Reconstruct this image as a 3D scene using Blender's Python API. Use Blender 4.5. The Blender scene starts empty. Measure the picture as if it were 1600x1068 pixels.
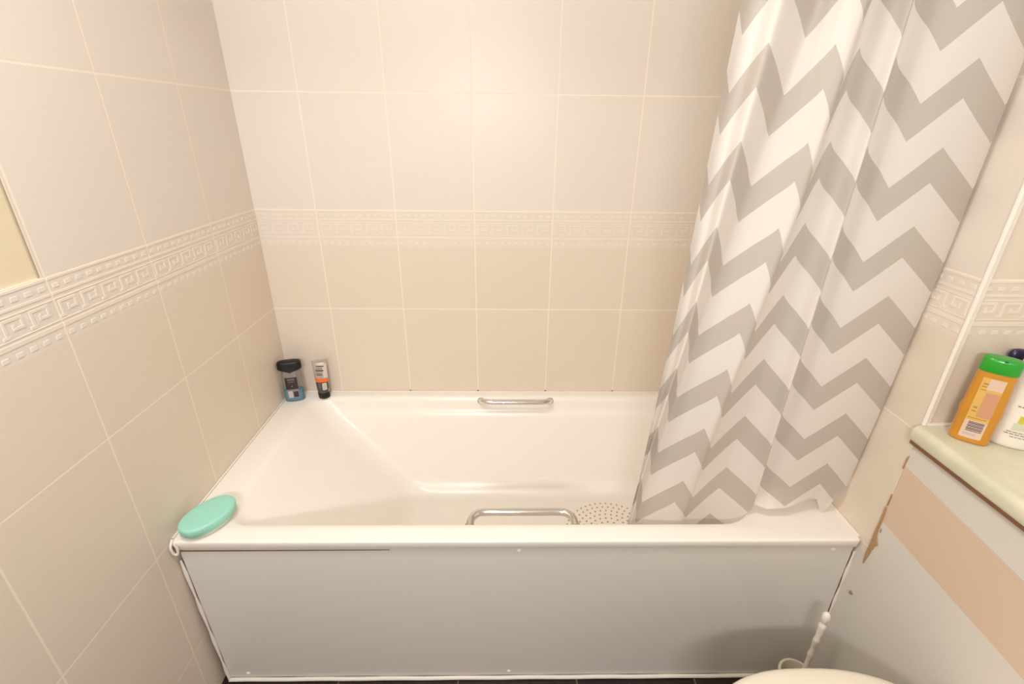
import bpy, bmesh, math, random
from mathutils import Vector, Matrix
random.seed(4)
C = bpy.context.scene.collection
PI = math.pi
RIM = 0.532            # height of the bath rim above the floor

# ------------------------------------------------------------------ helpers
def lin(c):
    return tuple(((v / 255) / 12.92 if v / 255 <= .04045 else ((v / 255 + .055) / 1.055) ** 2.4) for v in c) + (1,)

def new_mat(name):
    m = bpy.data.materials.new(name); m.use_nodes = True
    nt = m.node_tree
    b = nt.nodes['Principled BSDF']
    return m, nt, b

def mat(name, rgb, rough=.4, metal=0, spec=.5, noise=0, scale=30, bump=0, coat=0):
    m, nt, b = new_mat(name)
    b.inputs['Base Color'].default_value = lin(rgb)
    b.inputs['Roughness'].default_value = rough
    b.inputs['Metallic'].default_value = metal
    b.inputs['Specular IOR Level'].default_value = spec
    b.inputs['Coat Weight'].default_value = coat
    tc = nt.nodes.new('ShaderNodeTexCoord')
    n = nt.nodes.new('ShaderNodeTexNoise'); n.inputs['Scale'].default_value = scale; n.inputs['Detail'].default_value = 3
    nt.links.new(tc.outputs['Object'], n.inputs['Vector'])
    if noise:
        mx = nt.nodes.new('ShaderNodeMix'); mx.data_type = 'RGBA'
        c = lin(rgb)
        mx.inputs[6].default_value = tuple(v * (1 - noise) for v in c[:3]) + (1,)
        mx.inputs[7].default_value = tuple(min(1, v * (1 + noise)) for v in c[:3]) + (1,)
        nt.links.new(n.outputs['Fac'], mx.inputs[0]); nt.links.new(mx.outputs[2], b.inputs['Base Color'])
    if bump:
        bp = nt.nodes.new('ShaderNodeBump'); bp.inputs['Strength'].default_value = bump; bp.inputs['Distance'].default_value = .002
        nt.links.new(n.outputs['Fac'], bp.inputs['Height']); nt.links.new(bp.outputs['Normal'], b.inputs['Normal'])
    return m

def link(name, me, m=None, parent=None, smooth=True):
    o = bpy.data.objects.new(name, me); C.objects.link(o)
    if m is not None:
        for k in (m if isinstance(m, (list, tuple)) else [m]): me.materials.append(k)
    if smooth:
        for p in me.polygons: p.use_smooth = True
    if parent is not None: o.parent = parent
    return o

def obj(name, bm, m=None, parent=None, smooth=True, sharp=35):
    bmesh.ops.recalc_face_normals(bm, faces=bm.faces)
    if smooth:
        for e in bm.edges:
            if len(e.link_faces) == 2 and e.calc_face_angle(0) > math.radians(sharp): e.smooth = False
    me = bpy.data.meshes.new(name); bm.to_mesh(me); bm.free()
    return link(name, me, m, parent, smooth)

def thing(name, label, cat, loc=(0, 0, 0), rotz=0, group=None):
    o = bpy.data.objects.new(name, None); C.objects.link(o)
    o.empty_display_size = .05
    o.location = loc; o.rotation_euler = (0, 0, rotz); o['label'] = label; o['category'] = cat
    if group: o['group'] = group
    return o

def tag(o, label, cat, group=None):
    o['label'] = label; o['category'] = cat
    if group: o['group'] = group
    return o

def struct(o, label=None):
    o['kind'] = 'structure'
    if label: o['label'] = label
    return o

def add_box(bm, x0, x1, y0, y1, z0, z1, bevel=0, seg=3):
    vs = [bm.verts.new((x, y, z)) for z in (z0, z1) for x, y in ((x0, y0), (x1, y0), (x1, y1), (x0, y1))]
    fs = [bm.faces.new([vs[i] for i in f]) for f in ((3, 2, 1, 0), (4, 5, 6, 7), (0, 1, 5, 4), (1, 2, 6, 5), (2, 3, 7, 6), (3, 0, 4, 7))]
    if bevel:
        es = list({e for f in fs for e in f.edges})
        bmesh.ops.bevel(bm, geom=es, offset=bevel, segments=seg, affect='EDGES', profile=.5)

def box(*a, **k):
    bm = bmesh.new(); add_box(bm, *a, **k); return bm

def se_pt(a, rx, ry, n):
    c, s = math.cos(a), math.sin(a)
    return (rx * math.copysign(abs(c) ** (2 / n), c), ry * math.copysign(abs(s) ** (2 / n), s))

def loft(rings, N=48, cap0=True, cap1=True, bm=None):
    """rings: (z, rx, ry, n[, cx, cy])"""
    bm = bm or bmesh.new()
    prev = None
    for k, r in enumerate(rings):
        z, rx, ry, n = r[:4]; cx, cy = (r[4], r[5]) if len(r) > 4 else (0, 0)
        ring = []
        for i in range(N):
            x, y = se_pt(2 * PI * i / N, rx, ry, n)
            ring.append(bm.verts.new((cx + x, cy + y, z)))
        if prev:
            for i in range(N): bm.faces.new((prev[i], prev[(i + 1) % N], ring[(i + 1) % N], ring[i]))
        elif cap0: bm.faces.new(ring[::-1])
        prev = ring
    if cap1: bm.faces.new(prev)
    return bm

def interp_rings(rings, z):
    for a, b in zip(rings, rings[1:]):
        if a[0] <= z <= b[0] and b[0] > a[0]:
            t = (z - a[0]) / (b[0] - a[0])
            return [a[i] + (b[i] - a[i]) * t for i in range(1, 4)]
    return list(rings[-1][1:4])

def patch(rings, x0, x1, z0, z1, off=.0007, front=-1, nx=12, nz=12, bm=None, sk=0):
    """a label hugging the front (y side `front`) of a lofted bottle between local x0..x1; sk shears its height"""
    bm = bm or bmesh.new(); g = []
    for j in range(nz + 1):
        row = []
        for i in range(nx + 1):
            x = x0 + (x1 - x0) * i / nx
            z = z0 + (z1 - z0) * j / nz + sk * (x - (x0 + x1) / 2)
            rx, ry, n = interp_rings(rings, z)
            u = min(.999, abs(x) / rx)
            y = ry * (1 - u ** n) ** (1 / n) + off
            row.append(bm.verts.new((x, front * y, z)))
        g.append(row)
    for j in range(nz):
        for i in range(nx): bm.faces.new((g[j][i], g[j][i + 1], g[j + 1][i + 1], g[j + 1][i]))
    return bm

def tube(path, r, N=16, bm=None, closed=False):
    bm = bm or bmesh.new()
    P = [Vector(p) for p in path]; prev = None; up = None
    for i, p in enumerate(P):
        t = (P[min(i + 1, len(P) - 1)] - P[max(i - 1, 0)]).normalized()
        if up is None:
            up = Vector((0, 0, 1)) if abs(t.z) < .9 else Vector((1, 0, 0))
        up = (up - t * up.dot(t)).normalized(); sd = t.cross(up)
        rr = r[i] if isinstance(r, (list, tuple)) else r
        ring = [bm.verts.new(p + (up * math.cos(2 * PI * k / N) + sd * math.sin(2 * PI * k / N)) * rr) for k in range(N)]
        if prev:
            for k in range(N): bm.faces.new((prev[k], prev[(k + 1) % N], ring[(k + 1) % N], ring[k]))
        else: bm.faces.new(ring[::-1])
        prev = ring
    bm.faces.new(prev)
    return bm

def spline(ctrl, n):
    """Catmull-Rom through control points"""
    P = [Vector(c) for c in ctrl]; P = [P[0] * 2 - P[1]] + P + [P[-1] * 2 - P[-2]]
    out = []
    for i in range(1, len(P) - 2):
        for k in range(n):
            t = k / n; a, b, c, d = P[i - 1:i + 3]
            out.append(.5 * ((2 * b) + (c - a) * t + (2 * a - 5 * b + 4 * c - d) * t * t + (3 * b - a - 3 * c + d) * t ** 3))
    out.append(P[-2]); return out

# ------------------------------------------------------------------ wall tile material
ROWS0, ROWH = RIM + .6560, .3305        # one horizontal joint (the top of the border) and the row height
def tile_mat(name, axis, off, width, peach=False):
    m, nt, b = new_mat(name); L = nt.links.new; N = nt.nodes.new
    def M(op, a, bb=None, c=None):
        n = N('ShaderNodeMath'); n.operation = op
        for i, v in enumerate((a, bb, c)):
            if v is None: continue
            if isinstance(v, (int, float)): n.inputs[i].default_value = v
            else: L(v, n.inputs[i])
        return n.outputs[0]
    def MIX(f, a, c):
        n = N('ShaderNodeMix'); n.data_type = 'RGBA'
        for i, v in ((0, f), (6, a), (7, c)):
            if isinstance(v, (tuple, int, float)): n.inputs[i].default_value = v
            else: L(v, n.inputs[i])
        return n.outputs[2]
    tc = N('ShaderNodeTexCoord'); sp = N('ShaderNodeSeparateXYZ'); L(tc.outputs['Object'], sp.inputs[0])
    u = M('DIVIDE', M('SUBTRACT', sp.outputs[axis], off), width)
    v = M('DIVIDE', M('SUBTRACT', sp.outputs[2], ROWS0), ROWH)
    du = M('MULTIPLY', M('ABSOLUTE', M('SUBTRACT', M('FRACT', M('ADD', u, .5)), .5)), width)
    dv = M('MULTIPLY', M('ABSOLUTE', M('SUBTRACT', M('FRACT', M('ADD', v, .5)), .5)), ROWH)
    d = M('MINIMUM', du, dv)
    gr = N('ShaderNodeMapRange'); gr.interpolation_type = 'SMOOTHSTEP'
    L(d, gr.inputs['Value']); gr.inputs['From Min'].default_value = .0013; gr.inputs['From Max'].default_value = .0027
    gr.inputs['To Min'].default_value = 1; gr.inputs['To Max'].default_value = 0
    groove = gr.outputs[0]
    # tile body
    n1 = N('ShaderNodeTexNoise'); n1.inputs['Scale'].default_value = 9; n1.inputs['Detail'].default_value = 5
    n2 = N('ShaderNodeTexNoise'); n2.inputs['Scale'].default_value = 60; n2.inputs['Detail'].default_value = 3
    L(tc.outputs['Object'], n1.inputs['Vector']); L(tc.outputs['Object'], n2.inputs['Vector'])
    upper = MIX(n1.outputs['Fac'], lin((228, 217, 209)), lin((229, 220, 209)))
    lower = MIX(n1.outputs['Fac'], lin((228, 213, 199)), lin((227, 215, 199)))
    isl = M('LESS_THAN', sp.outputs[2], 9 if peach else RIM + .540)
    body = MIX(isl, upper, lower)
    body = MIX(M('MULTIPLY', n2.outputs['Fac'], .10), body, lin((196, 178, 158)))
    wn = N('ShaderNodeTexWhiteNoise'); wn.noise_dimensions = '2D'; cb = N('ShaderNodeCombineXYZ')
    L(M('FLOOR', u), cb.inputs[0]); L(M('FLOOR', v), cb.inputs[1]); L(cb.outputs[0], wn.inputs['Vector'])
    body = MIX(M('MULTIPLY', wn.outputs['Value'], .07), body, lin((205, 190, 172)))
    L(MIX(groove, body, lin((240, 228, 212))), b.inputs['Base Color'])
    rg = M('ADD', M('MULTIPLY', groove, .35), .37); L(rg, b.inputs['Roughness'])
    b.inputs['Specular IOR Level'].default_value = .4
    h = M('ADD', M('MULTIPLY', groove, -1), M('MULTIPLY', n2.outputs['Fac'], .10))
    bp = N('ShaderNodeBump'); bp.inputs['Strength'].default_value = .22; bp.inputs['Distance'].default_value = .0012
    L(h, bp.inputs['Height']); L(bp.outputs['Normal'], b.inputs['Normal'])
    return m

BX0 = .1916
M_back = tile_mat('tile_back', 0, BX0, .25)
M_left = tile_mat('tile_left', 1, -.2476, .2545)
M_stub = tile_mat('tile_right', 1, -.735, .2545)
M_ret = tile_mat('tile_return', 0, 1.655 - .25 + .003, .25, True)
M_frieze = mat('border_relief', (233, 221, 208), .32, noise=.02)
M_white = mat('painted_white', (226, 223, 218), .55, noise=.015, scale=6)
M_cream = mat('cream_paint', (228, 214, 184), .55, noise=.015, scale=8)
M_acryl = mat('bath_acrylic', (245, 240, 232), .28, spec=.45, noise=.006, scale=4)
M_panel = mat('panel_white', (221, 216, 209), .30, noise=.012, scale=5)
M_seal = mat('sealant', (238, 230, 220), .35)
M_chrome = mat('chrome', (225, 222, 220), .09, metal=1, noise=.02, scale=40)
M_gap_shade = mat('gap_shade', (118, 100, 88), .7, noise=.1)

# ------------------------------------------------------------------ the room shell
XR, XE, YE = 1.655, 1.96, -.735     # bath-end wall, far right wall, end of the stub wall
YB, ZC = -2.45, 2.38
struct(obj('wall_back', box(-.1, XE + .1, 0, .1, 0, ZC), M_back, smooth=False))
YP = -.7625                          # where the left wall's tiles stop above the border
ZP = RIM + .6575
bm = bmesh.new()
add_box(bm, -.1, 0, YP, 0, 0, ZC)
add_box(bm, -.1, 0, YB, YP, 0, ZP)
wl = struct(obj('wall_left', bm, M_left, smooth=False))
struct(obj('trim_1', box(-.1, -.0035, YB, YP, ZP, ZC), M_cream, smooth=False), 'plain cream painted strip set back beside the left wall tiles')
struct(obj('trim_15', box(-.0050, -.0012, YP - .0040, YP - .0002, ZP + .001, ZC), mat('edge_shade_tan', (180, 163, 138), .8, noise=.08), smooth=False), 'strip coloured as the shadow line where the left wall tiles stop')  # tan strip paints the shadow line along the tile edge
struct(obj('wall_right', box(XR, XE + .1, YE, 0, 0, ZC), [M_stub, M_ret], smooth=False))
wr = bpy.data.objects['wall_right']
for p in wr.data.polygons:
    if abs(p.normal.y) > .9: p.material_index = 1
struct(obj('wall_far_right', box(XE, XE + .1, YB, YE, 0, ZC), M_white, smooth=False))
struct(obj('wall_front', box(-.1, XE + .1, YB - .1, YB, 0, ZC), M_white, smooth=False))
struct(obj('ceiling', box(-.1, XE + .1, YB - .1, .1, ZC, ZC + .1), M_white, smooth=False))

# floor : dark mosaic sheet with pale joints
def floor_mat():
    m, nt, b = new_mat('floor_dark'); L = nt.links.new; N = nt.nodes.new
    tc = N('ShaderNodeTexCoord'); mp = N('ShaderNodeMapping'); mp.inputs['Location'].default_value = (-.325 + .168, .09, 0)
    L(tc.outputs['Object'], mp.inputs['Vector'])
    br = N('ShaderNodeTexBrick'); br.offset = 0; br.inputs['Scale'].default_value = 1
    br.inputs['Brick Width'].default_value = .336; br.inputs['Row Height'].default_value = .336
    br.inputs['Mortar Size'].default_value = .0022
    br.inputs['Color1'].default_value = lin((42, 30, 28)); br.inputs['Color2'].default_value = lin((50, 36, 32)); br.inputs['Mortar'].default_value = lin((120, 105, 95))
    mp.inputs['Location'].default_value = (-.325 + .336, .25, 0)
    L(mp.outputs[0], br.inputs['Vector'])
    n = N('ShaderNodeTexNoise'); n.inputs['Scale'].default_value = 40; L(tc.outputs['Object'], n.inputs['Vector'])
    mx = N('ShaderNodeMix'); mx.data_type = 'RGBA'; mx.blend_type = 'MULTIPLY'; mx.inputs[0].default_value = .5
    L(br.outputs['Color'], mx.inputs[6]); L(n.outputs['Color'], mx.inputs[7]); L(mx.outputs[2], b.inputs['Base Color'])
    b.inputs['Roughness'].default_value = .35
    return m
struct(obj('floor', box(-.1, XE + .1, YB - .1, .1, -.1, 0), floor_mat(), smooth=False))

# ---- raised Greek key border, one relief strip on each tiled wall
def frieze_boxes(t0, t1, joint, width):
    """rectangles (ta, tb, za, zb) along a wall between t0 and t1; joint = a tile joint position"""
    R = []
    def add(a, b, za, zb):
        a, b = max(a, t0), min(b, t1)
        if b - a > .0008: R.append((a, b, RIM + za, RIM + zb))
    k0 = math.floor((t0 - joint) / width)
    k = k0
    while joint + k * width < t1:
        s = joint + k * width; g = .0016
        a, b = s + g, s + width - g
        add(a, b, .6500, .6550); add(a, b, .6235, .6285); add(a, b, .6150, .6175); add(a, b, .5780, .5800); add(a, b, .5655, .5735)
        n = 10; q = (b - a) / n
        for i in range(n):
            add(a + q * (i + .25), a + q * (i + .78), .6350, .6430)
            add(a + q * (i + .2), a + q * (i + .7), .5485, .5565)
        n = 5; q = (b - a - .006) / n; w = .0052
        for i in range(n):
            x = a + .003 + q * i; zb, zt = .5820, .6130; h = zt - zb
            X = lambda f: x + q * f
            add(X(.05), X(.05) + w, zb + w, zt - w)                       # upright
            add(X(.05), X(.80), zt - w, zt)                               # top bar
            add(X(.80) - w, X(.80), zb + h * .30 + w, zt - w)             # down stroke
            add(X(.36), X(.80), zb + h * .30, zb + h * .30 + w)           # inner bar
            add(X(.36), X(.36) + w, zb + h * .30 + w, zb + h * .64)       # inner curl
            add(X(.05) - q * .12, X(.20), zb, zb + w)                     # foot
        k += 1
    return R
D = .0009
def frieze(name, R, place):
    bm = bmesh.new()
    for a, b, za, zb in R: add_box(bm, *place(a, b), za, zb)
    bmesh.ops.bevel(bm, geom=[e for e in bm.edges], offset=.0004, segments=1, affect='EDGES')
    return struct(obj(name, bm, M_frieze, smooth=False))
frieze('trim_2', frieze_boxes(.003, XR - .003, BX0, .25), lambda a, b: (a, b, -D, .0005))
frieze('trim_3', frieze_boxes(-1.62, -.003, -.2476, .2545), lambda a, b: (-.0005, D, a, b))
frieze('trim_4', frieze_boxes(YE + .004, -.003, -.735, .2545), lambda a, b: (XR - D, XR + .0005, a, b))
frieze('trim_5', frieze_boxes(XR + .012, XE - .003, 1.655 + .003, .25), lambda a, b: (a, b, YE - D, YE + .0005))
# white corner bead on the outer corner of the bath-end wall, down to the ledge
LT = RIM + .345                       # top of the ledge
bm = tube([(XR + .002, YE - .001, z) for z in (LT + .001, 1.5, ZC - .002)], .0045, 10)
add_box(bm, XR + .003, XR + .011, YE - .0035, YE + .001, LT + .001, ZC - .002)
struct(obj('trim_6', bm, M_seal))

# ------------------------------------------------------------------ the bath
def rrect(x0, x1, y0, y1, r, z, nc=10, ns=14):
    if not isinstance(r, (list, tuple)): r = [r] * 4          # corners: SE(front right), NE, NW, SW(front left)
    pts = []
    cs = [(x1 - r[0], y0 + r[0], -PI / 2, r[0]), (x1 - r[1], y1 - r[1], 0, r[1]), (x0 + r[2], y1 - r[2], PI / 2, r[2]), (x0 + r[3], y0 + r[3], PI, r[3])]
    for ci, (cx, cy, a0, rr) in enumerate(cs):
        for i in range(nc + 1):
            a = a0 + PI / 2 * i / nc
            pts.append((cx + rr * math.cos(a), cy + rr * math.sin(a), z))
        nx, ny, na, nr = cs[(ci + 1) % 4]
        p = pts[-1]; q = (nx + nr * math.cos(na), ny + nr * math.sin(na))
        for i in range(1, ns): pts.append((p[0] + (q[0] - p[0]) * i / ns, p[1] + (q[1] - p[1]) * i / ns, z))
    return pts

bath = thing('bathtub', 'large white acrylic bathtub with chrome grips, fitted along the tiled back wall', 'bathtub', (.828, -.355, 0))
def bl(o):                            # keep world coordinates under an Empty that is moved
    o.parent = bath; o.matrix_parent_inverse = Matrix.Translation(-Vector(bath.location)); return o
X0, X1, Y0, Y1 = .004, 1.6525, -.7105, -.003
bm = bmesh.new(); prev = None
rings = []
def rg(*a): rings.append(rrect(*a))
rg(X0 + .01, X1 - .01, Y0 + .012, Y1 - .01, .006, RIM - .0275)
rg(X0 + .001, X1 - .001, Y0 + .004, Y1 - .001, .006, RIM - .0275)
rg(X0, X1, Y0 + .0025, Y1, .007, RIM - .026)
rg(X0, X1, Y0, Y1, .007, RIM - .006)
for k in range(1, 7):
    a = PI / 2 * k / 6; d = .006 * (1 - math.cos(a))
    rg(X0 + d * .6, X1 - d * .6, Y0 + d, Y1 - d * .6, .008, RIM - .006 + .006 * math.sin(a))
rg(.05, 1.50, -.672, -.022, [.06, .06, .04, .04], RIM)
# rolled inner edge
for z, l, rt, f, bk, r in ((0, .082, 1.462, -.660, -.034, .085), (-.003, .092, 1.455, -.656, -.040, .085), (-.010, .102, 1.450, -.652, -.045, .085),
                           (-.022, .115, 1.447, -.650, -.048, .085), (-.044, .136, 1.444, -.648, -.050, .08), (-.052, .145, 1.441, -.643, -.056, .08),
                           (-.060, .153, 1.438, -.636, -.063, .078), (-.075, .166, 1.436, -.632, -.068, .075)):
    rg(l, rt, f, bk, [.12, .12, r * .8, r * .8], RIM + z)
for k in range(1, 13):
    t = k / 12
    rg(.166 + (.415 - .166) * t ** .97, 1.436 - .05 * t, -.632 + .05 * t, -.068 - .058 * t, [.12, .12, .066 - .01 * t, .066 - .01 * t], RIM - .075 - .235 * t)
for k in range(1, 11):
    t = k / 10; d = .058 * t; h = .042 * (1 - (1 - t) ** 2.2)
    rg(.415 + d * 1.5, 1.386 - d * .8, -.582 + d, -.126 - d, [.1, .1, .06, .06], RIM - .310 - h)
rg(.7, 1.20, -.42, -.28, .05, RIM - .3525)
for R in rings:
    vs = [bm.verts.new(p) for p in R]
    if prev:
        for i in range(len(vs)): bm.faces.new((prev[i], prev[(i + 1) % len(vs)], vs[(i + 1) % len(vs)], vs[i]))
    prev = vs
bm.faces.new(prev)
bl(obj('tub_shell', bm, M_acryl, sharp=60))
# anti-slip dots on the bath floor
bm = bmesh.new()
for ring in range(9):
    r = .018 * ring + .006; n = 1 if ring == 0 else ring * 6
    for i in range(n):
        a = 2 * PI * i / n + ring * .4; x, y = 1.15 + r * math.cos(a), -.352 + r * math.sin(a)
        v0 = [bm.verts.new((x + .0034 * math.cos(2 * PI * q / 8), y + .0034 * math.sin(2 * PI * q / 8), RIM - .3540)) for q in range(8)]
        v1 = [bm.verts.new((v.co.x, v.co.y, RIM - .3512)) for v in v0]
        for q in range(8): bm.faces.new((v0[q], v0[(q + 1) % 8], v1[(q + 1) % 8], v1[q]))
        bm.faces.new(v1)
o = bl(obj('anti_slip_dots', bm, mat('dots_tan', (196, 160, 122), .5, noise=.03), smooth=False)); o['label'] = 'tan anti-slip dots'
# two chrome grips
def grip(xa, xb, yw, yb, zw, zb, r=.0098):
    s = 1 if yb > yw else -1; d = abs(yb - yw)
    pts = [(xa, yw - s * .006, zw), (xa + .001, yw + s * d * .25, zw + (zb - zw) * .3), (xa + .006, yw + s * d * .62, zw + (zb - zw) * .7), (xa + .020, yw + s * d * .92, zb), (xa + .040, yb, zb)]
    mid = [(xa + (xb - xa) * t, yb, zb) for t in (.3, .5, .7)]
    pts2 = [(xa + xb - p[0], p[1], p[2]) for p in reversed(pts)]
    path = spline(pts + mid + pts2, 6)
    o = bl(obj('grip_rail', tube(path, r, 18), M_chrome)); o['label'] = 'chrome grip rail'
    for x in (xa, xb):
        f = bmesh.new()
        bmesh.ops.create_cone(f, cap_ends=True, segments=24, radius1=.0135, radius2=.0125, depth=.005, matrix=Matrix.Translation((x, yw + s * .0005, zw)) @ Matrix.Rotation(PI / 2, 4, 'X'))
        fo = obj('grip_flange', f, M_chrome); fo.parent = o
grip(.7045, .9560, -.0475, -.090, RIM - .012, RIM + .0075, .0092)
grip(.7020, .9690, -.6510, -.606, RIM - .016, RIM - .0085, .0102)

# front panel
panel = thing('bath_panel', 'plain white bath front panel between dark floor and bath rim', 'bath panel', (.83, -.69, 0))
def pl(o):
    o.parent = panel; o.matrix_parent_inverse = Matrix.Translation(-Vector(panel.location)); return o
bm = bmesh.new()
xs = [(.0065, .022), (1.6525, 1.6525)]
z0, z1 = .010, RIM - .031
v = []
for y in (-.700, -.686):
    v += [bm.verts.new(p) for p in ((.020, y, z0), (1.651, y, z0), (1.651, y, z1), (.0065, y, z1))]
for f in ((0, 1, 2, 3), (7, 6, 5, 4), (0, 4, 5, 1), (1, 5, 6, 2), (2, 6, 7, 3), (3, 7, 4, 0)): bm.faces.new([v[i] for i in f])
bmesh.ops.bevel(bm, geom=list(bm.edges), offset=.0025, segments=2, affect='EDGES')
pl(obj('panel_sheet', bm, M_panel))
for x, z in ((.075, .028), (.805, .028), (.826, RIM - .042), (1.60, RIM - .042)):
    bm = bmesh.new()
    bmesh.ops.create_uvsphere(bm, u_segments=14, v_segments=8, radius=.0062, matrix=Matrix.Translation((x, -.7005, z)) @ Matrix.Diagonal((1, .5, 1, 1)))
    pl(obj('screw_cap', bm, M_seal))
o = pl(obj('bottom_strip', tube([(.020 + 1.625 * i / 30, -.7035, .0062 + .0008 * math.sin(i * 1.7)) for i in range(31)], .0055, 10), M_seal)); o['label'] = 'white sealant strip along the floor'

# sealant down both ends of the panel and along the walls
bm = tube([(.0045 + .0165 * (1 - z / (RIM - .02)), -.7035, z) for z in [(RIM - .03) * i / 12 + .004 for i in range(12)]], [.0035 + .0014 * math.sin(i * 2.1) for i in range(12)], 8)
struct(obj('trim_7', bm, M_seal))
bm = tube([(XR - .0030, -.7035, .004 + (RIM - .05) * i / 24) for i in range(25)], [.003 + .0012 * math.sin(i * 1.3) for i in range(25)], 8)
struct(obj('trim_8', bm, M_seal))
bm = tube([(.006 + 1.643 * i / 60, -.0028, RIM + .0006) for i in range(61)], .0030, 8)
struct(obj('trim_9', bm, M_seal))
bm = tube([(.0028, -.70 + .695 * i / 30, RIM + .0004) for i in range(31)], .0028, 8)
struct(obj('trim_10', bm, M_seal))
bm = tube([(XR - .0028, -.70 + .695 * i / 30, RIM + .0006) for i in range(31)], .0030, 8)
struct(obj('trim_11', bm, M_seal))
# lump of old sealant hanging at the bath's left front corner
bm = tube(spline([(.006, -.706, RIM + .004), (-.0005 + .006, -.717, RIM - .012), (.007, -.716, RIM - .032), (.013, -.7125, RIM - .036), (.016, -.7125, RIM - .020), (.013, -.713, RIM - .004)], 6), .0031, 8)
struct(obj('trim_12', bm, M_seal))
# small dark holes where the upright joints meet the bath
bm = bmesh.new()
for k in (1, 2, 3, 4, 5):
    x = BX0 + k * .25
    if k > 1 or True: bmesh.ops.create_uvsphere(bm, u_segments=8, v_segments=6, radius=.0024, matrix=Matrix.Translation((x, -.0035, RIM + .0062)))
struct(obj('trim_13', bm, mat('mould', (120, 92, 70), .8, noise=.1)))
# dark strip painting the shade between panel and rim, widest at the left
bm = bmesh.new(); g = []
for i in range(25):
    t = i / 24; x = .012 + .50 * t; h = .0022 * (1 - t) ** .6 + .0002
    g.append([bm.verts.new((x, y, z)) for y, z in ((-.7006, RIM - .0372), (-.7006, RIM - .0392 - h), (-.6990, RIM - .0392 - h), (-.6990, RIM - .0372))])
for p, q in zip(g, g[1:]):
    for k in range(4): bm.faces.new((p[k], p[(k + 1) % 4], q[(k + 1) % 4], q[k]))
bm.faces.new(g[0]); bm.faces.new(g[-1][::-1])
o = pl(obj('gap_shade', bm, M_gap_shade, smooth=False)); o['label'] = 'dark strip painted as the shaded gap under the bath rim'

# ------------------------------------------------------------------ boxing, ledge
def boxing_mat():
    m, nt, b = new_mat('boxing_paint'); L = nt.links.new; N = nt.nodes.new
    tc = N('ShaderNodeTexCoord'); sp = N('ShaderNodeSeparateXYZ'); L(tc.outputs['Object'], sp.inputs[0])
    def M(op, a, c):
        n = N('ShaderNodeMath'); n.operation = op
        for i, q in enumerate((a, c)):
            if isinstance(q, (int, float)): n.inputs[i].default_value = q
            else: L(q, n.inputs[i])
        return n.outputs[0]
    n = N('ShaderNodeTexNoise'); n.inputs['Scale'].default_value = 40; L(tc.outputs['Object'], n.inputs['Vector'])
    wob = M('MULTIPLY', M('SUBTRACT', n.outputs['Fac'], .5), .004)
    yy = M('ADD', sp.outputs[1], .735)
    zt = M('ADD', M('ADD', M('MULTIPLY', yy, .085), RIM + .242), wob)
    zb = M('ADD', M('ADD', M('MULTIPLY', yy, .05), RIM + .086), wob)
    band = M('MULTIPLY', M('LESS_THAN', sp.outputs[2], zt), M('GREATER_THAN', sp.outputs[2], zb))
    mx = N('ShaderNodeMix'); mx.data_type = 'RGBA'; L(band, mx.inputs[0])
    mx.inputs[6].default_value = lin((218, 212, 204)); mx.inputs[7].default_value = lin((216, 192, 170))
    L(mx.outputs[2], b.inputs['Base Color']); b.inputs['Roughness'].default_value = .5
    bp = N('ShaderNodeBump'); bp.inputs['Strength'].default_value = .06; L(n.outputs['Fac'], bp.inputs['Height']); L(bp.outputs['Normal'], b.inputs['Normal'])
    return m
boxing = thing('cistern_boxing', 'white painted half height boxing with a pink band, beside the bath end', 'boxing', (1.8, -1.5, 0))
def under(par):
    def f(o):
        o.parent = par; o.matrix_parent_inverse = (Matrix.Translation(par.location) @ Matrix.Rotation(par.rotation_euler.z, 4, 'Z')).inverted(); return o
    return f
ub = under(boxing)
bm = bmesh.new(); xb = XR - .0016
poly = [(YB + .002, .001), (-.7012, .001), (-.7012, RIM - .030), (-.7116, RIM - .030), (-.7116, RIM - .004), (YE - .002, RIM - .004), (YE - .002, LT - .042), (YB + .002, LT - .042)]
A = [bm.verts.new((xb, y, z)) for y, z in poly]; B = [bm.verts.new((XR - .0001 if y > YE - .0015 else XR + .012, y, z)) for y, z in poly]
bm.faces.new(A); bm.faces.new(B[::-1])
for i in range(len(poly)): bm.faces.new((A[i], A[(i + 1) % len(poly)], B[(i + 1) % len(poly)], B[i]))
ub(obj('front_board', bm, boxing_mat(), smooth=False))
# broken plaster down the joint with the bath-end wall
M_plast = mat('plaster_tan', (178, 142, 104), .9, noise=.25, scale=120, bump=.6)
def flake(pts, t=.003):
    bm = bmesh.new()
    a = [bm.verts.new((XR - .0012, y, RIM + z)) for y, z in pts]; c = [bm.verts.new((XR - .0016 - t, y * 1 + (sum(p[0] for p in pts) / len(pts) - y) * .12, RIM + z)) for y, z in pts]
    bm.faces.new(c); n = len(pts)
    for i in range(n): bm.faces.new((a[i], a[(i + 1) % n], c[(i + 1) % n], c[i]))
    o = ub(obj('broken_plaster', bm, M_plast, smooth=False)); o['label'] = 'broken tan plaster'
flake([(-.7330, .125), (-.7375, .118), (-.7390, .085), (-.7385, .060), (-.7420, .045), (-.7480, .034), (-.7530, .026), (-.7465, .018), (-.7450, .006), (-.7425, .000), (-.7420, -.012), (-.7390, -.030), (-.7365, -.048), (-.7335, -.040), (-.7315, -.012), (-.7330, .018), (-.7320, .05), (-.7335, .085)])
flake([(-.7345, .262), (-.7385, .268), (-.7372, .242), (-.7345, .232)], .002)
flake([(-.7430, .070), (-.7462, .066), (-.7455, .058), (-.7425, .060)], .0015)
flake([(-.7340, .162), (-.7368, .156), (-.7350, .128), (-.7338, .130)], .0016)

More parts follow.
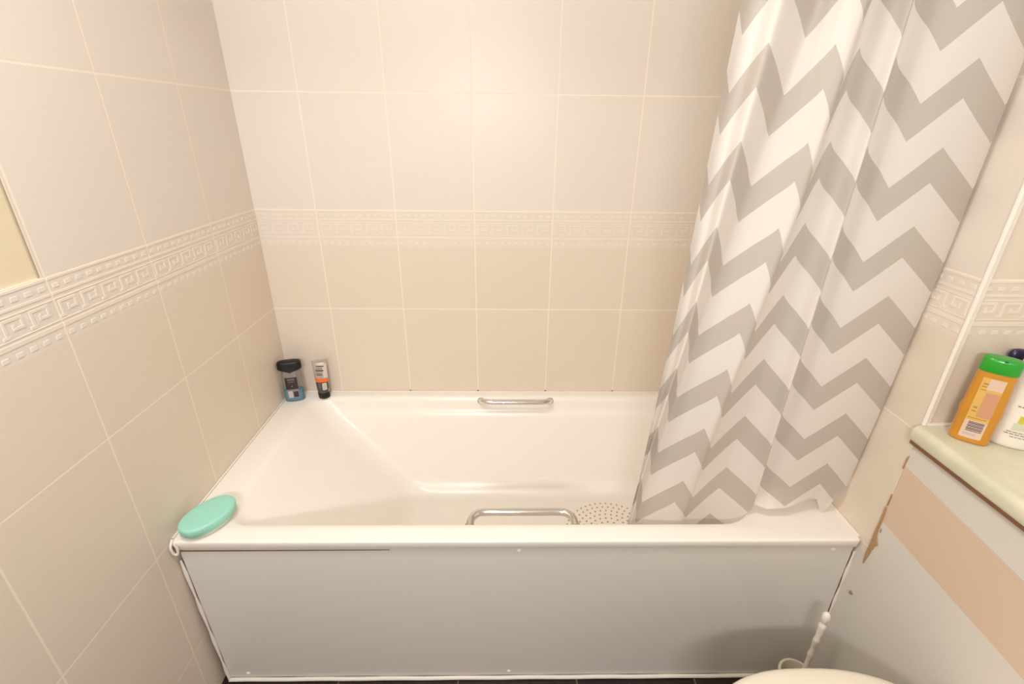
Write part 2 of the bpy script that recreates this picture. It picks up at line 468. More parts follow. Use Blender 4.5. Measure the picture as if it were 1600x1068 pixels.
def marble():
    m, nt, b = new_mat('ledge_marble'); L = nt.links.new; N = nt.nodes.new
    tc = N('ShaderNodeTexCoord')
    n = N('ShaderNodeTexNoise'); n.inputs['Scale'].default_value = 7; n.inputs['Detail'].default_value = 6; n.inputs['Distortion'].default_value = 1.5
    L(tc.outputs['Object'], n.inputs['Vector'])
    r = N('ShaderNodeValToRGB'); L(n.outputs['Fac'], r.inputs[0])
    r.color_ramp.elements[0].position = .3; r.color_ramp.elements[0].color = lin((206, 205, 178))
    r.color_ramp.elements[1].position = .7; r.color_ramp.elements[1].color = lin((230, 224, 202))
    L(r.outputs[0], b.inputs['Base Color']); b.inputs['Roughness'].default_value = .28
    return m
ledge = thing('ledge_top', 'pale green marbled ledge with rounded front edge on top of the boxing', 'shelf', (1.8, -1.5, LT - .038))
ul = under(ledge)
bm = bmesh.new(); prof = []
xf = 1.6365
for k in range(9):
    a = PI / 2 * k / 8; prof.append((xf + .014 * (1 - math.sin(a)), LT - .014 + .014 * math.cos(a)))
prof = prof + [(xf, LT - .030), (xf + .003, LT - .034)]
prof = [(XE - .002, LT)] + prof + [(XE - .002, LT - .034)]
A = [bm.verts.new((x, YE - .002, z)) for x, z in prof]; B = [bm.verts.new((x, YB + .002, z)) for x, z in prof]
n = len(prof)
for i in range(n): bm.faces.new((A[i], A[(i + 1) % n], B[(i + 1) % n], B[i]))
bm.faces.new(A); bm.faces.new(B[::-1])
ul(obj('slab', bm, marble(), sharp=40))
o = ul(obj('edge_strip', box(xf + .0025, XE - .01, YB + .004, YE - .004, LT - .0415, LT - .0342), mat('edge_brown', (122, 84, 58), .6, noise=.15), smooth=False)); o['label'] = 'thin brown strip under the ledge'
bm = tube([(XR + .008 + .29 * i / 20, YE - .0025, LT + .002) for i in range(21)], .0040, 8)
struct(obj('trim_14', bm, M_seal))

# small bent screw hook left in the boxing
hook = tag(obj('wall_hook', tube(spline([(XR + .004, -.7400, RIM - .148), (XR - .006, -.7400, RIM - .148), (XR - .010, -.7405, RIM - .143), (XR - .009, -.7410, RIM - .137)], 5), .0022, 8), mat('hook_grey', (150, 138, 122), .5, noise=.1)), 'tiny bent grey hook in the white boxing near the bath corner', 'hook')

# ------------------------------------------------------------------ shower curtain
CAM = Vector((.78617421, -1.56620383, .89958225 + RIM))
H = .0745
def pw(tab, z):
    tab = sorted(tab)
    if z <= tab[0][0]: a, b = tab[0], tab[1]
    elif z >= tab[-1][0]: a, b = tab[-2], tab[-1]
    else:
        for a, b in zip(tab, tab[1:]):
            if a[0] <= z <= b[0]: break
    t = (z - a[0]) / (b[0] - a[0]); return a[1] + (b[1] - a[1]) * t
tL = [(1.082, 1.150), (.541, 1.126), (.15, 1.1005), (.0, 1.086)]
tE1 = [(1.083, 1.211), (.782, 1.180), (.5, 1.153), (.307, 1.126), (.163, 1.107), (0, 1.094)]
tV6 = [(1.034, 1.262), (.886, 1.236), (.66, 1.201), (.464, 1.171), (.3, 1.146), (.05, 1.112)]
tP5 = [(1.026, 1.313), (.875, 1.306), (.727, 1.289), (.581, 1.266), (.439, 1.250), (.296, 1.228), (.08, 1.192)]
tE2 = [(1.085, 1.347), (.783, 1.321), (.634, 1.300), (.487, 1.281), (.335, 1.258), (.08, 1.225)]
tP3 = [(1.02, 1.353), (.738, 1.337), (.462, 1.323), (.331, 1.313), (.08, 1.288)]
tE3 = [(1.086, 1.417), (.748, 1.406), (.459, 1.396), (.314, 1.390), (.058, 1.382)]
tV0 = [(.941, 1.480), (.802, 1.471), (.536, 1.463), (.221, 1.458), (.03, 1.462)]
tP1 = [(1.015, 1.553), (.876, 1.544), (.676, 1.539), (.339, 1.533), (.1, 1.527)]
tE4 = [(1.0, 1.625), (.8, 1.623), (.665, 1.621), (.522, 1.613), (.332, 1.607), (.202, 1.600), (.06, 1.588)]
def mid(a, b, f, add=0): return lambda z: pw(a, z) * (1 - f) + pw(b, z) * f + add
def one(a, add=0): return lambda z: pw(a, z) + add
# (s / H, y offset, x on the reference plane, pattern scale, pattern shift)
ctrl = [(-8.45, -.004, one(tL), .93, .055), (-8.0, .010, mid(tL, tE1, .22), .93, .055), (-7.5, .006, mid(tL, tE1, .58), .93, .055),
        (-7.0, -.022, one(tE1), .93, .055), (-6.5, -.002, mid(tE1, tV6, .5), .93, .055), (-6.0, .018, one(tV6), .935, .052), (-5.5, -.006, mid(tV6, tP5, .5), .93, .055),
        (-5.0, -.026, one(tP5), .925, .061), (-4.4, -.032, one(tE2), .93, .055), (-4.0, .002, mid(tE2, tP3, .12), .95, .036),
        (-3.0, .014, one(tP3), .974, .015), (-2.45, -.008, mid(tP3, tE3, .58), .965, .022), (-2.0, -.030, one(tE3), .955, .028), (-1.62, .000, one(tE3, -.002), .97, .02), (-.93, .022, one(tE3, .004), 1, 0),
        (-.4, .006, mid(tE3, tV0, .60), 1, 0), (0, .000, one(tV0), 1, 0), (.5, -.005, mid(tV0, tP1, .5), 1, 0), (1.0, -.006, one(tP1), 1, 0), (1.5, -.003, mid(tP1, tE4, .5), 1, 0),
        (1.97, .008, one(tE4, -.003), 1, 0), (2.12, .020, one(tE4), 1, 0), (2.4, .042, one(tE4, -.012), 1, 0), (2.8, .050, one(tE4, -.034), 1, 0)]
def cat(vals, t):
    i = min(int(t), len(vals) - 2); f = t - i
    b, c = vals[i], vals[i + 1]
    a = vals[i - 1] if i > 0 else 2 * b - c
    d = vals[i + 2] if i + 2 < len(vals) else 2 * c - b
    return .5 * (2 * b + (c - a) * f + (2 * a - 5 * b + 4 * c - d) * f * f + (3 * b - a - 3 * c + d) * f ** 3)
NS, NZ, ZTOP = 230, 150, 1.43
hemtab = [(-8.5, -.04), (-7, -.03), (-4, -.018), (-2.9, -.006), (-2.4, .026), (-2.1, .058), (-1.85, .075), (-1.5, .105), (-1.0, .088), (-.5, .068), (.1, .072), (.5, .088), (.85, .101), (1.1, .098), (1.35, .066), (1.5, .058), (1.62, .066), (1.75, .096), (2.0, .106), (2.2, .15), (2.8, .17)]
bm = bmesh.new(); uvl = bm.loops.layers.uv.new('UVMap'); grid = []; uvd = {}
for j in range(NZ + 1):
    row = []
    for i in range(NS + 1):
        t = (len(ctrl) - 1) * i / NS
        S_ = [c[0] for c in ctrl]
        s = cat(S_, t)
        zb = pw(hemtab, s)
        zm = zb + (ZTOP - zb) * (j / NZ) ** 1.15
        q = max(0, min(1, (s + 2.5) / .9)); q = q * q * (3 - 2 * q)      # left folds hang inside the bath, the right fold over the rim
        base = (1 - q) * pw([(-.1, -.585), (.05, -.598), (.15, -.612), (.45, -.648), (1.1, -.688), (1.43, -.70)], zm) + q * pw([(.0, -.6125), (.12, -.628), (.45, -.655), (1.1, -.688), (1.43, -.70)], zm)
        amp = pw([(-.1, .45), (.05, .55), (.3, .92), (.8, 1.0), (1.1, 1.05), (1.43, 1.1)], zm)
        xm = cat([c[2](zm) for c in ctrl], t)
        y = base + amp * cat([c[1] for c in ctrl], t)
        if s > -1.8:
            f = max(0, 1 - (zm - zb) / .075) ** 2        # hem of the right fold swings forward over the rim
            y += -f * (.012 + .016 * math.sin((s + 1.5) * 1.75)) * min(1, (s + 1.8) / .8)
        k = (y - CAM.y) / (-.68 - CAM.y)
        x = CAM.x + (xm - CAM.x) * k; z = CAM.z + (RIM + zm - CAM.z) * (k if zm < 1.0 else 1 + (k - 1) * 1)
        x = min(x, XR - .007)
        v = bm.verts.new((x, y, z)); row.append(v)
        a = cat([c[3] for c in ctrl], t); b = cat([c[4] for c in ctrl], t)
        wf = max(0, min(.88, (.62 - zm) / .42)); su = cat([c0 + (-7.1 - c0) * wf if c0 < -7.2 else c0 for c0 in S_], t)   # less cloth shows in the edge fold lower down
        uvd[v] = (su, a * zm + b)
    grid.append(row)
for j in range(NZ):
    for i in range(NS):
        f = bm.faces.new((grid[j][i], grid[j][i + 1], grid[j + 1][i + 1], grid[j + 1][i]))
        for lp in f.loops: lp[uvl].uv = uvd[lp.vert]
def curtain_mat():
    m, nt, b = new_mat('chevron_cloth'); L = nt.links.new; N = nt.nodes.new
    def M(op, a, c=None):
        n = N('ShaderNodeMath'); n.operation = op
        for i, q in enumerate((a, c)):
            if q is None: continue
            if isinstance(q, (int, float)): n.inputs[i].default_value = q
            else: L(q, n.inputs[i])
        return n.outputs[0]
    uv = N('ShaderNodeUVMap'); uv.uv_map = 'UVMap'; sp = N('ShaderNodeSeparateXYZ'); L(uv.outputs[0], sp.inputs[0])
    tri = M('PINGPONG', M('ADD', sp.outputs[0], 40), 1)              # 0 at even, 1 at odd
    w = M('SUBTRACT', sp.outputs[1], M('MULTIPLY', tri, .068))
    w = M('SUBTRACT', M('ADD', w, 1.345), .9415 - .058)               # grey from 0 to .058
    ph = M('MULTIPLY', M('FRACT', M('DIVIDE', w, .1345)), .1345)
    g = M('LESS_THAN', ph, .0585)
    n = N('ShaderNodeTexNoise'); n.inputs['Scale'].default_value = 900; tc = N('ShaderNodeTexCoord'); L(tc.outputs['Object'], n.inputs['Vector'])
    mx = N('ShaderNodeMix'); mx.data_type = 'RGBA'; L(g, mx.inputs[0])
    mx.inputs[6].default_value = lin((238, 233, 228)); mx.inputs[7].default_value = lin((204, 197, 189))
    L(mx.outputs[2], b.inputs['Base Color']); b.inputs['Roughness'].default_value = .75; b.inputs['Specular IOR Level'].default_value = .25
    b.inputs['Sheen Weight'].default_value = .1
    bp = N('ShaderNodeBump'); bp.inputs['Strength'].default_value = .06; bp.inputs['Distance'].default_value = .0005; L(n.outputs['Fac'], bp.inputs['Height']); L(bp.outputs['Normal'], b.inputs['Normal'])
    tr = N('ShaderNodeBsdfTranslucent'); L(mx.outputs[2], tr.inputs['Color'])
    ms = N('ShaderNodeMixShader'); ms.inputs[0].default_value = .32
    L(b.outputs[0], ms.inputs[1]); L(tr.outputs[0], ms.inputs[2]); L(ms.outputs[0], nt.nodes['Material Output'].inputs['Surface'])
    return m
top_row = [v.co.copy() for v in grid[-1]]
curt = thing('shower_curtain', 'white and grey zigzag shower curtain hanging into the right end of the bath', 'curtain', (1.38, -.66, RIM))
uc = under(curt)
cloth = uc(obj('curtain_cloth', bm, curtain_mat()))
for e in cloth.data.edges: e.use_edge_sharp = False
zt = max(p.z for p in top_row)
for q in range(9):
    p = top_row[int(4 + (NS - 8) * q / 8)]
    pts = [(p.x, p.y, p.z - .012), (p.x, p.y - .004, p.z + .012)]
    ring = [(p.x + .0 * a, -.7 + .019 * math.sin(a), zt + .030 + .019 * math.cos(a)) for a in [2 * PI * k / 20 for k in range(20)]]
    pth = [(p.x, p.y, p.z - .006), (p.x, (p.y - .70) / 2, zt + .006)] + [(p.x, -.70 + .0175 * math.sin(a), zt + .030 - .0175 * math.cos(a)) for a in [PI * 1.7 * k / 14 for k in range(15)]]
    uc(obj('curtain_ring', tube(pth, .0016, 8), M_seal))
rail = tag(obj('curtain_rail', tube([(XR - .001, -.70, zt + .030), (1.2, -.70, zt + .030), (.6, -.70, zt + .030), (.001, -.70, zt + .030)], .0125, 18), M_chrome), 'straight chrome shower curtain rail above the front of the bath', 'curtain rail')

# ------------------------------------------------------------------ soap case on the front left corner
soap = thing('soap_case', 'oval mint green soap case on the front left corner of the bath rim', 'soap case', (.066, -.652, RIM + .0005), math.radians(63))
M_mint = mat('mint_plastic', (158, 220, 202), .4, noise=.01)
M_base = mat('soap_base', (214, 220, 206), .35, noise=.02)
us = lambda o: setattr(o, 'parent', soap) or o
us(obj('soap_base', loft([(0, .052, .032, 2.15), (.0015, .056, .036, 2.15), (.011, .0625, .0415, 2.15), (.0130, .0635, .0425, 2.15)], 64), M_base))
us(obj('soap_lid', loft([(.0132, .0640, .0430, 2.15), (.0145, .0655, .0445, 2.15), (.0300, .0662, .0450, 2.15), (.0335, .0652, .0440, 2.15), (.0355, .0630, .0418, 2.15), (.0362, .0600, .039, 2.15), (.0367, .045, .027, 2.15)], 64), M_mint, sharp=80))

# ------------------------------------------------------------------ clear shower gel bottle, back left corner
M_black = mat('black_plastic', (13, 10, 10), .4, noise=.1)
M_clear, nt, b = new_mat('clear_plastic')
tr = nt.nodes.new('ShaderNodeBsdfTransparent'); tr.inputs[0].default_value = (.93, .92, .90, 1)
ms = nt.nodes.new('ShaderNodeMixShader'); fr = nt.nodes.new('ShaderNodeFresnel'); fr.inputs[0].default_value = 1.35
b.inputs['Base Color'].default_value = lin((225, 222, 216)); b.inputs['Roughness'].default_value = .12
ad = nt.nodes.new('ShaderNodeMath'); ad.operation = 'ADD'; ad.inputs[1].default_value = .12
nt.links.new(fr.outputs[0], ad.inputs[0]); nt.links.new(ad.outputs[0], ms.inputs[0]); nt.links.new(tr.outputs[0], ms.inputs[1]); nt.links.new(b.outputs[0], ms.inputs[2]); nt.links.new(ms.outputs[0], nt.nodes['Material Output'].inputs['Surface'])
M_blue = mat('blue_gel', (24, 160, 204), .25, noise=.05)
M_lab_dk = mat('label_dark', (46, 40, 40), .4, noise=.15, scale=80)
M_lab_gr = mat('label_grey', (140, 134, 132), .4, noise=.15, scale=80)
M_paper = mat('label_white', (222, 216, 212), .5, noise=.03)
M_ink = mat('ink', (60, 56, 60), .6, noise=.05)
gel = thing('shower_gel_bottle', 'clear shower gel bottle with black cap and blue gel in the corner of the bath', 'bottle', (.041, -.058, RIM + .0005), math.radians(14))
ug = lambda o: setattr(o, 'parent', gel) or o
gr = [(0, .028, .014, 2.6), (.002, .0315, .0165, 2.6), (.006, .033, .018, 2.6), (.045, .0335, .018, 2.6), (.09, .032, .0172, 2.6), (.118, .029, .0158, 2.5), (.127, .024, .014, 2.3)]
ug(obj('bottle_body', loft(gr, 48), M_clear))
gi = [(.0012, .0270, .0130, 2.6), (.003, .0306, .0156, 2.6), (.007, .0323, .0173, 2.6), (.036, .0327, .0173, 2.6), (.0425, .0327, .0173, 2.6)]
o = ug(obj('blue_gel', loft(gi, 48), M_blue)); o['label'] = 'bright blue gel left in the bottle'
lb = ug(obj('front_label', patch(gr, -.0195, .0185, .0155, .122, .0006), M_lab_gr)); lb['label'] = 'dark grey label'
q = obj('label_panel', patch(gr, -.0205, .0190, .050, .096, .0010), M_lab_dk); q.parent = lb
bm = bmesh.new()
for a, c, z in ((-.014, .010, .110), (-.012, .012, .103), (-.010, .009, .078), (-.014, .012, .044)): patch(gr, a, c, z, z + .0016, .0014, nx=5, nz=1, bm=bm)
patch(gr, -.002, .002, .060, .064, .0014, nx=3, nz=2, bm=bm)
for z in (.085, .089): patch(gr, -.012, .011, z, z + .0018, .0014, nx=5, nz=1, bm=bm)
q = obj('label_print', bm, M_lab_gr); q.parent = lb
q = obj('barcode_patch', patch(gr, -.0150, -.002, .0175, .043, .0012), M_paper); q.parent = lb
bm = bmesh.new()
for k in range(6): patch(gr, -.0135, -.0035, .0195 + .0038 * k, .0195 + .0038 * k + .0014, .0016, nx=4, nz=1, bm=bm)
q = obj('barcode', bm, M_lab_gr); q.parent = lb
q = obj('side_print', patch(gr, .0015, .0165, .019, .041, .0012, nx=6, nz=6), M_lab_dk); q.parent = lb
ug(obj('bottle_cap', loft([(.1105, .012, .0165, 2.2), (.1155, .020, .0170, 2.3), (.1215, .0335, .0175, 2.6), (.1245, .0385, .0178, 3), (.129, .0395, .018, 3), (.148, .0385, .0175, 3), (.1515, .0365, .016, 3), (.1535, .032, .0125, 2.6), (.154, .025, .009, 2.4)], 48), M_black, sharp=50))

# ------------------------------------------------------------------ squeeze tube beside it
M_silver = mat('tube_silver', (182, 172, 158), .35, metal=.25, noise=.04)
M_pale = mat('tube_pale', (216, 200, 194), .4, noise=.02)
M_orange = mat('tube_orange', (238, 112, 44), .4, noise=.08, scale=50)
M_tdark = mat('tube_dark', (78, 72, 68), .4, noise=.15, scale=80)
tb = thing('face_wash_tube', 'silver and black squeeze tube with orange band standing on its cap', 'tube', (.1385, -.0405, RIM + .0005), math.radians(12))
ut = lambda o: setattr(o, 'parent', tb) or o
tr_ = [(.024, .0205, .0165, 2.0), (.045, .0212, .0155, 2.0), (.075, .0222, .0125, 2.0), (.11, .0234, .0072, 2.0), (.136, .0244, .0026, 2.0), (.1375, .0246, .0013, 2.4), (.1475, .0247, .0012, 2.4)]
ut(obj('tube_body', loft(tr_, 48), M_silver))
o = ut(obj('tube_cap', loft([(0, .0175, .0155, 2.0), (.0015, .0195, .0172, 2.0), (.022, .0208, .0178, 2.0), (.0245, .0205, .0168, 2.0)], 48), M_black)); o['label'] = 'black cap'
o = ut(obj('lower_wrap', patch(tr_, -.0204, .0204, .0252, .066, .0006), M_tdark)); o['label'] = 'dark grey lower wrap'
o = ut(obj('orange_band', patch(tr_, -.0215, .0215, .066, .079, .0007, sk=-.10), M_orange)); o['label'] = 'orange band'
ut(obj('pale_side', patch(tr_, .0085, .0222, .0815, .134, .0006, nx=6), M_pale))
lb = ut(obj('white_label', patch(tr_, .0010, .0150, .036, .062, .0012), M_paper)); lb['label'] = 'small white label'
bm = bmesh.new()
for k in range(6): patch(tr_, .0025, .0135, .039 + .0036 * k, .039 + .0036 * k + .0012, .0016, nx=4, nz=1, bm=bm)
q = obj('barcode', bm, M_lab_gr); q.parent = lb
for z, h, a, c in ((.1235, .0034, -.012, .014), (.1075, .0040, -.015, .011), (.1155, .0016, -.012, .009), (.099, .0016, -.014, .004), (.0925, .0030, -.013, .006)):
    ut(obj('text_line', patch(tr_, a, c, z, z + h, .0009, nx=8, nz=1, sk=-.08), M_ink))
for z in (.052, .046, .058): ut(obj('text_line', patch(tr_, -.013, -.004, z, z + .0016, .0011, nx=4, nz=1), M_lab_gr))

# ------------------------------------------------------------------ orange shampoo bottle on the ledge
M_amber = mat('amber_bottle', (204, 140, 40), .28, noise=.05, scale=20, coat=.3)
M_green = mat('green_cap', (42, 158, 44), .3, noise=.02, coat=.2)
M_lpink = mat('label_pink', (222, 194, 172), .45, noise=.02)
M_lpeach = mat('label_peach', (206, 152, 118), .45, noise=.03)
M_lyel = mat('label_yellow', (222, 178, 98), .45, noise=.06)
sh = thing('shampoo_bottle', 'orange shampoo bottle with bright green cap on the marbled ledge', 'bottle', (1.7035, -.786, LT + .0005), math.radians(-40))
sh.scale = (.90, .95, .955)
uo = lambda o: setattr(o, 'parent', sh) or o
orr = [(0, .0300, .0150, 2.6), (.0025, .0325, .0172, 2.6), (.007, .0335, .018, 2.6), (.035, .0338, .0182, 2.6), (.06, .0335, .0180, 2.6), (.066, .0350, .0186, 2.6), (.076, .0350, .0186, 2.6), (.083, .0332, .0180, 2.6), (.12, .0322, .0176, 2.6), (.150, .0310, .0172, 2.6), (.1565, .0300, .0165, 2.6)]
uo(obj('bottle_body', loft(orr, 56), M_amber, sharp=60))
o = uo(obj('bottle_cap', loft([(.1570, .0312, .0176, 2.7), (.1585, .0318, .0182, 2.7), (.180, .0316, .0178, 2.7), (.1845, .0305, .0168, 2.7), (.1865, .0280, .0148, 2.6), (.1872, .022, .010, 2.5)], 56), M_green, sharp=60)); o['label'] = 'bright green flip cap'
bm = bmesh.new(); bmesh.ops.create_uvsphere(bm, u_segments=14, v_segments=8, radius=.0045, matrix=Matrix.Translation((.002, -.0150, .1835)) @ Matrix.Diagonal((1.2, .6, .5, 1)))
q = obj('thumb_notch', bm, mat('notch_green', (18, 90, 22), .6, noise=.05)); q.parent = o
lab = uo(obj('back_label', patch(orr, -.0200, .0165, .012, .146, .0007, nz=30), M_lyel)); lab['label'] = 'pale back label'
q = obj('label_top', patch(orr, -.0085, .0160, .122, .1455, .0011), M_lpink); q.parent = lab
q = obj('label_block', patch(orr, -.0065, .0160, .062, .116, .0011, nz=16), M_lpeach); q.parent = lab
q = obj('label_foot', patch(orr, -.0198, .0163, .0125, .052, .0011), M_lpink); q.parent = lab
M_olive = mat('print_olive', (170, 140, 62), .5, noise=.1)
for a, c, z, h in ((-.016, -.009, .132, .003), (-.017, -.010, .126, .0024), (-.0175, -.009, .1195, .0016), (-.016, -.010, .079, .004), (-.017, -.009, .072, .0022), (-.018, .012, .057, .0014)):
    q = obj('text_line', patch(orr, a, c, z, z + h, .0012, nx=4, nz=1), M_olive); q.parent = lab
bm = bmesh.new()
for k in range(7):
    z = .0285 + .0033 * k; patch(orr, -.0130, .0125, z, z + (.0022 if k % 2 else .0016), .0015, nx=6, nz=1, bm=bm)
q = obj('barcode', bm, mat('ink_grey', (92, 86, 96), .6, noise=.05)); q.parent = lab
bm = bmesh.new(); patch(orr, -.0150, .0060, .0185, .0235, .0015, nx=6, nz=1, bm=bm)
q = obj('code_block', bm, mat('print_lilac', (196, 184, 196), .5, noise=.05)); q.parent = lab

# ------------------------------------------------------------------ white lotion bottle beside it
M_lot = mat('lotion_white', (238, 232, 222), .35, noise=.01)
lo = thing('lotion_bottle', 'white bottle with yellow green fruit print, cut off by the right picture edge', 'bottle', (1.7835, -.8000, LT + .0005), math.radians(-25))
ulo = lambda o: setattr(o, 'parent', lo) or o
lr = [(0, .0400, .0235, 2.3), (.003, .0435, .0265, 2.3), (.010, .0450, .028, 2.3), (.04, .0460, .0282, 2.3), (.10, .0465, .0278, 2.3), (.150, .0450, .0270, 2.3), (.178, .040, .0250, 2.2), (.193, .030, .0215, 2.1), (.199, .021, .0185, 2.0)]
ulo(obj('bottle_body', loft(lr, 56), M_lot, sharp=70))
ulo(obj('bottle_cap', loft([(.1995, .0190, .0175, 2.1), (.201, .0198, .0183, 2.1), (.228, .0188, .0175, 2.1), (.231, .0165, .0155, 2.1)], 40), M_lot, sharp=60))
nv = thing('toiletry_bottle', 'bottle with dark navy cap, almost hidden behind the white bottle at the right edge', 'bottle', (1.7680, -.7505, LT + .0005))
M_navy = mat('navy_plastic', (34, 26, 62), .3, noise=.05)
o = obj('bottle_body', loft([(0, .013, .0075, 2.2), (.002, .0145, .0088, 2.2), (.125, .0145, .0088, 2.2), (.135, .011, .0075, 2)], 32), mat('bottle_grey', (176, 172, 178), .35, noise=.02)); o.parent = nv
o = obj('bottle_cap', loft([(.1355, .0160, .0085, 2.2), (.137, .0168, .0092, 2.2), (.166, .0172, .0092, 2.2), (.173, .0168, .0088, 2.2), (.178, .0135, .0068, 2), (.1795, .008, .004, 2)], 32), M_navy); o.parent = nv; o['label'] = 'dark navy cap'
o = ulo(obj('fruit_print', patch(lr, -.022, .016, .058, .073, .0008, sk=.12), mat('lime_print', (204, 196, 62), .4, noise=.1, scale=60))); o['label'] = 'yellow green fruit print'
ulo(obj('leaf_print', patch(lr, -.026, .014, .042, .057, .0008, sk=.1), mat('leaf_pale', (206, 212, 184), .4, noise=.06, scale=60)))
M_pgrey = mat('print_grey', (150, 146, 138), .5, noise=.05)
for a, c, z, h in ((-.031, .014, .088, .0026), (-.024, .014, .095, .0018), (-.031, .006, .0355, .0018), (-.033, .010, .0310, .0020), (-.024, .004, .0255, .0018)):
    x = a; bm = bmesh.new()
    while x < c:
        w = random.uniform(.003, .007); patch(lr, x, min(c, x + w), z, z + h, .0009, nx=2, nz=1, bm=bm); x += w + .0014
    ulo(obj('text_line', bm, M_pgrey))

# ------------------------------------------------------------------ toilet and brush, bottom right
M_wc = mat('toilet_white', (240, 232, 216), .2, noise=.01, coat=.2)
wc = thing('toilet', 'cream white toilet with closed lid in front of the boxing', 'toilet', (1.40, -1.134, 0))
uw = lambda o: setattr(o, 'parent', wc) or o
uw(obj('toilet_pan', loft([(.001, .15, .105, 2.6, .06, 0), (.01, .155, .11, 2.6, .06, 0), (.10, .13, .095, 2.4, .07, 0), (.20, .14, .105, 2.3, .06, 0), (.29, .19, .15, 2.2, .025, 0), (.35, .222, .172, 2.3, .006, 0), (.385, .235, .178, 2.4, 0, 0), (.398, .233, .176, 2.4, 0, 0)], 64), M_wc))
seat = bmesh.new()
so = [(.4005, .240, .181), (.405, .246, .184), (.416, .246, .184), (.420, .241, .180)]
prev = None
N_ = 72
loop = [(.240, .181, .4005), (.246, .184, .405), (.246, .184, .416), (.240, .180, .4195), (.175, .125, .4195), (.168, .118, .415), (.168, .118, .405), (.175, .125, .4005)]
rr = [[seat.verts.new((*se_pt(2 * PI * i / N_, a, c, 2.4), z)) for i in range(N_)] for a, c, z in loop]
for k in range(len(rr)):
    A, B = rr[k], rr[(k + 1) % len(rr)]
    for i in range(N_): seat.faces.new((A[i], A[(i + 1) % N_], B[(i + 1) % N_], B[i]))
uw(obj('toilet_seat', seat, M_wc))
uw(obj('toilet_lid', loft([(.4205, .243, .182, 2.45), (.423, .2475, .186, 2.45), (.432, .2475, .186, 2.45), (.437, .2435, .182, 2.45), (.440, .235, .174, 2.4), (.4415, .21, .15, 2.4), (.442, .12, .08, 2.2)], 72), M_wc, sharp=60))

tbx, tby = 1.538, -.800
br = thing('toilet_brush', 'white toilet brush with ribbed handle in its holder, in the corner behind the toilet', 'toilet brush', (tbx, tby, 0))
ubr = lambda o: setattr(o, 'parent', br) or o
M_hold = mat('holder_plastic', (216, 208, 190), .3, noise=.02)
bm = loft([(.001, .043, .043, 2), (.003, .046, .046, 2), (.13, .041, .041, 2), (.158, .0425, .0425, 2), (.160, .0440, .0440, 2), (.164, .0440, .0440, 2), (.166, .041, .041, 2), (.166, .038, .038, 2), (.158, .0365, .0365, 2), (.012, .040, .040, 2)], 48)
ubr(obj('brush_holder', bm, M_hold, sharp=50))
dx = .018; pts, rad = [], []
prof = [(.02, .006), (.150, .0062), (.185, .0064), (.215, .0066), (.225, .0072), (.232, .0092), (.240, .0086), (.246, .0066), (.262, .0072), (.275, .0090), (.282, .0098), (.290, .0092), (.298, .0076), (.312, .0092), (.330, .0104), (.337, .0116), (.343, .0098), (.347, .0066), (.352, .0080), (.358, .0112), (.366, .0124), (.374, .0116), (.380, .0085), (.3835, .003)]
for z, r in prof: pts.append((.014 + (z - .02) * .008, .004, z + .008)); rad.append(r * .78)
ubr(obj('brush_handle', tube(pts, rad, 18), M_seal, sharp=60))
ubr(obj('brush_head', loft([(.015, .018, .018, 2, .012, .004), (.025, .026, .026, 2, .012, .004), (.085, .026, .026, 2, .012, .004), (.10, .014, .014, 2, .012, .004)], 24), mat('bristles', (235, 232, 225), .8, noise=.1, bump=.8, scale=300)))

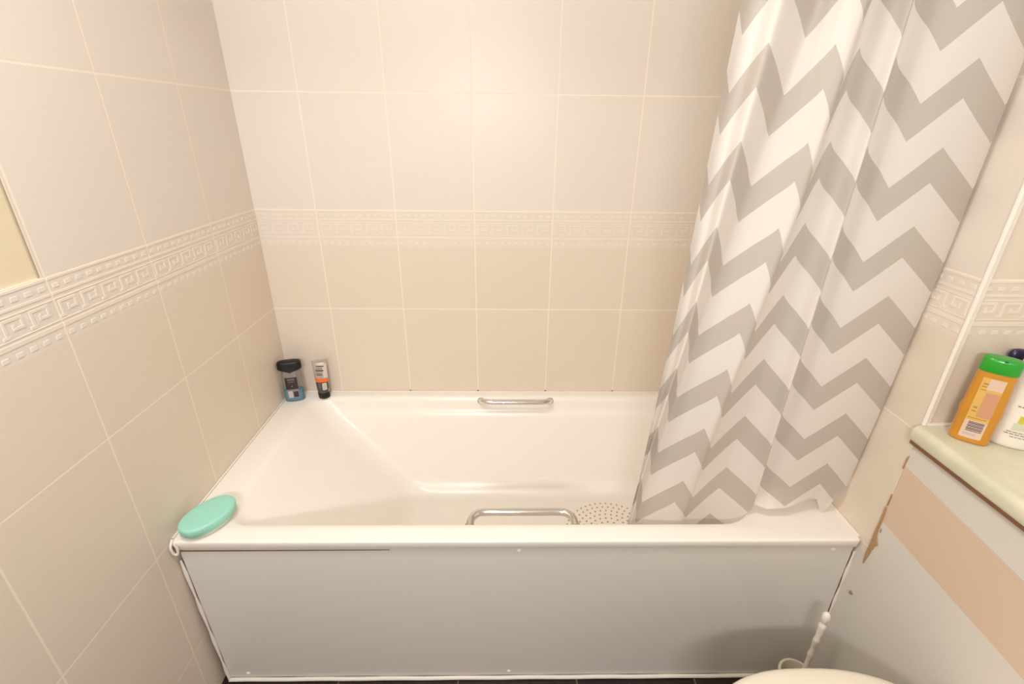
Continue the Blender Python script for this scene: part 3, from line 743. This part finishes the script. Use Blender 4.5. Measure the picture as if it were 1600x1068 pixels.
# ------------------------------------------------------------------ ceiling lamp
lamp = thing('ceiling_light', 'round opal glass ceiling light in the middle of the bathroom', 'ceiling light', (.50, -1.2, ZC))
ulm = lambda o: setattr(o, 'parent', lamp) or o
ulm(obj('lamp_base', loft([(-.022, .15, .15, 2), (-.001, .155, .155, 2)], 48), M_seal))
gm, nt, b = new_mat('opal_glass'); b.inputs['Base Color'].default_value = (.9, .88, .84, 1); b.inputs['Emission Color'].default_value = (1, .98, .95, 1); b.inputs['Emission Strength'].default_value = 6
ulm(obj('lamp_glass', loft([(-.095, .04, .04, 2), (-.092, .08, .08, 2), (-.078, .12, .12, 2), (-.05, .148, .148, 2), (-.0225, .150, .150, 2)], 48), gm))
ld = bpy.data.lights.new('lamp_light', 'AREA'); ld.shape = 'DISK'; ld.size = .34; ld.energy = 7.2; ld.color = (1, .99, .97)
lo_ = bpy.data.objects.new('lamp_light', ld); C.objects.link(lo_); lo_.location = (.50, -1.2, ZC - .12); lo_.visible_camera = True
# added frontal fill, shaped as a tube light on the wall behind the camera
wlp = thing('fill_wall_light', 'white tube light added for frontal fill on the wall facing the bath', 'added fill light', (.62, YB, 1.72))
uwl = lambda o: setattr(o, 'parent', wlp) or o
uwl(obj('lamp_base', box(-.27, .27, .001, .035, -.035, .035, bevel=.006), M_seal))
uwl(obj('fill_lamp_tube', tube([(-.25, .062, 0), (-.1, .062, 0), (.1, .062, 0), (.25, .062, 0)], .026, 20), gm))
l2 = bpy.data.lights.new('fill_light', 'AREA'); l2.shape = 'RECTANGLE'; l2.size = .5; l2.size_y = .12; l2.energy = 12.5; l2.color = (.98, .985, 1)
lo2 = bpy.data.objects.new('fill_light', l2); C.objects.link(lo2); lo2.location = (.62, YB + .095, 1.72); lo2.rotation_euler = (math.radians(85), 0, 0)
w = bpy.data.worlds.new('World'); bpy.context.scene.world = w; w.use_nodes = True
w.node_tree.nodes['Background'].inputs[0].default_value = (1, .95, .9, 1); w.node_tree.nodes['Background'].inputs[1].default_value = .3

# ------------------------------------------------------------------ camera
cd = bpy.data.cameras.new('Camera'); cam = bpy.data.objects.new('Camera', cd); C.objects.link(cam)
r = Vector((.99984263, -.01429351, .01050809)); u = Vector((-.00378332, .40690074, .91346454)); f = Vector((.01733236, .91336054, -.40678263))
cam.matrix_world = Matrix(((r.x, u.x, -f.x, CAM.x), (r.y, u.y, -f.y, CAM.y), (r.z, u.z, -f.z, CAM.z), (0, 0, 0, 1)))
cd.sensor_fit = 'HORIZONTAL'; cd.sensor_width = 36; cd.lens = 36 * 753.1355 / 1600; cd.clip_start = .01
sc = bpy.context.scene; sc.camera = cam
vs = sc.view_settings; vs.view_transform = 'Standard'; vs.look = 'None'; vs.gamma = 1; vs.use_curve_mapping = False; vs.exposure = .43
sc.cycles.max_bounces = 12; sc.cycles.diffuse_bounces = 6
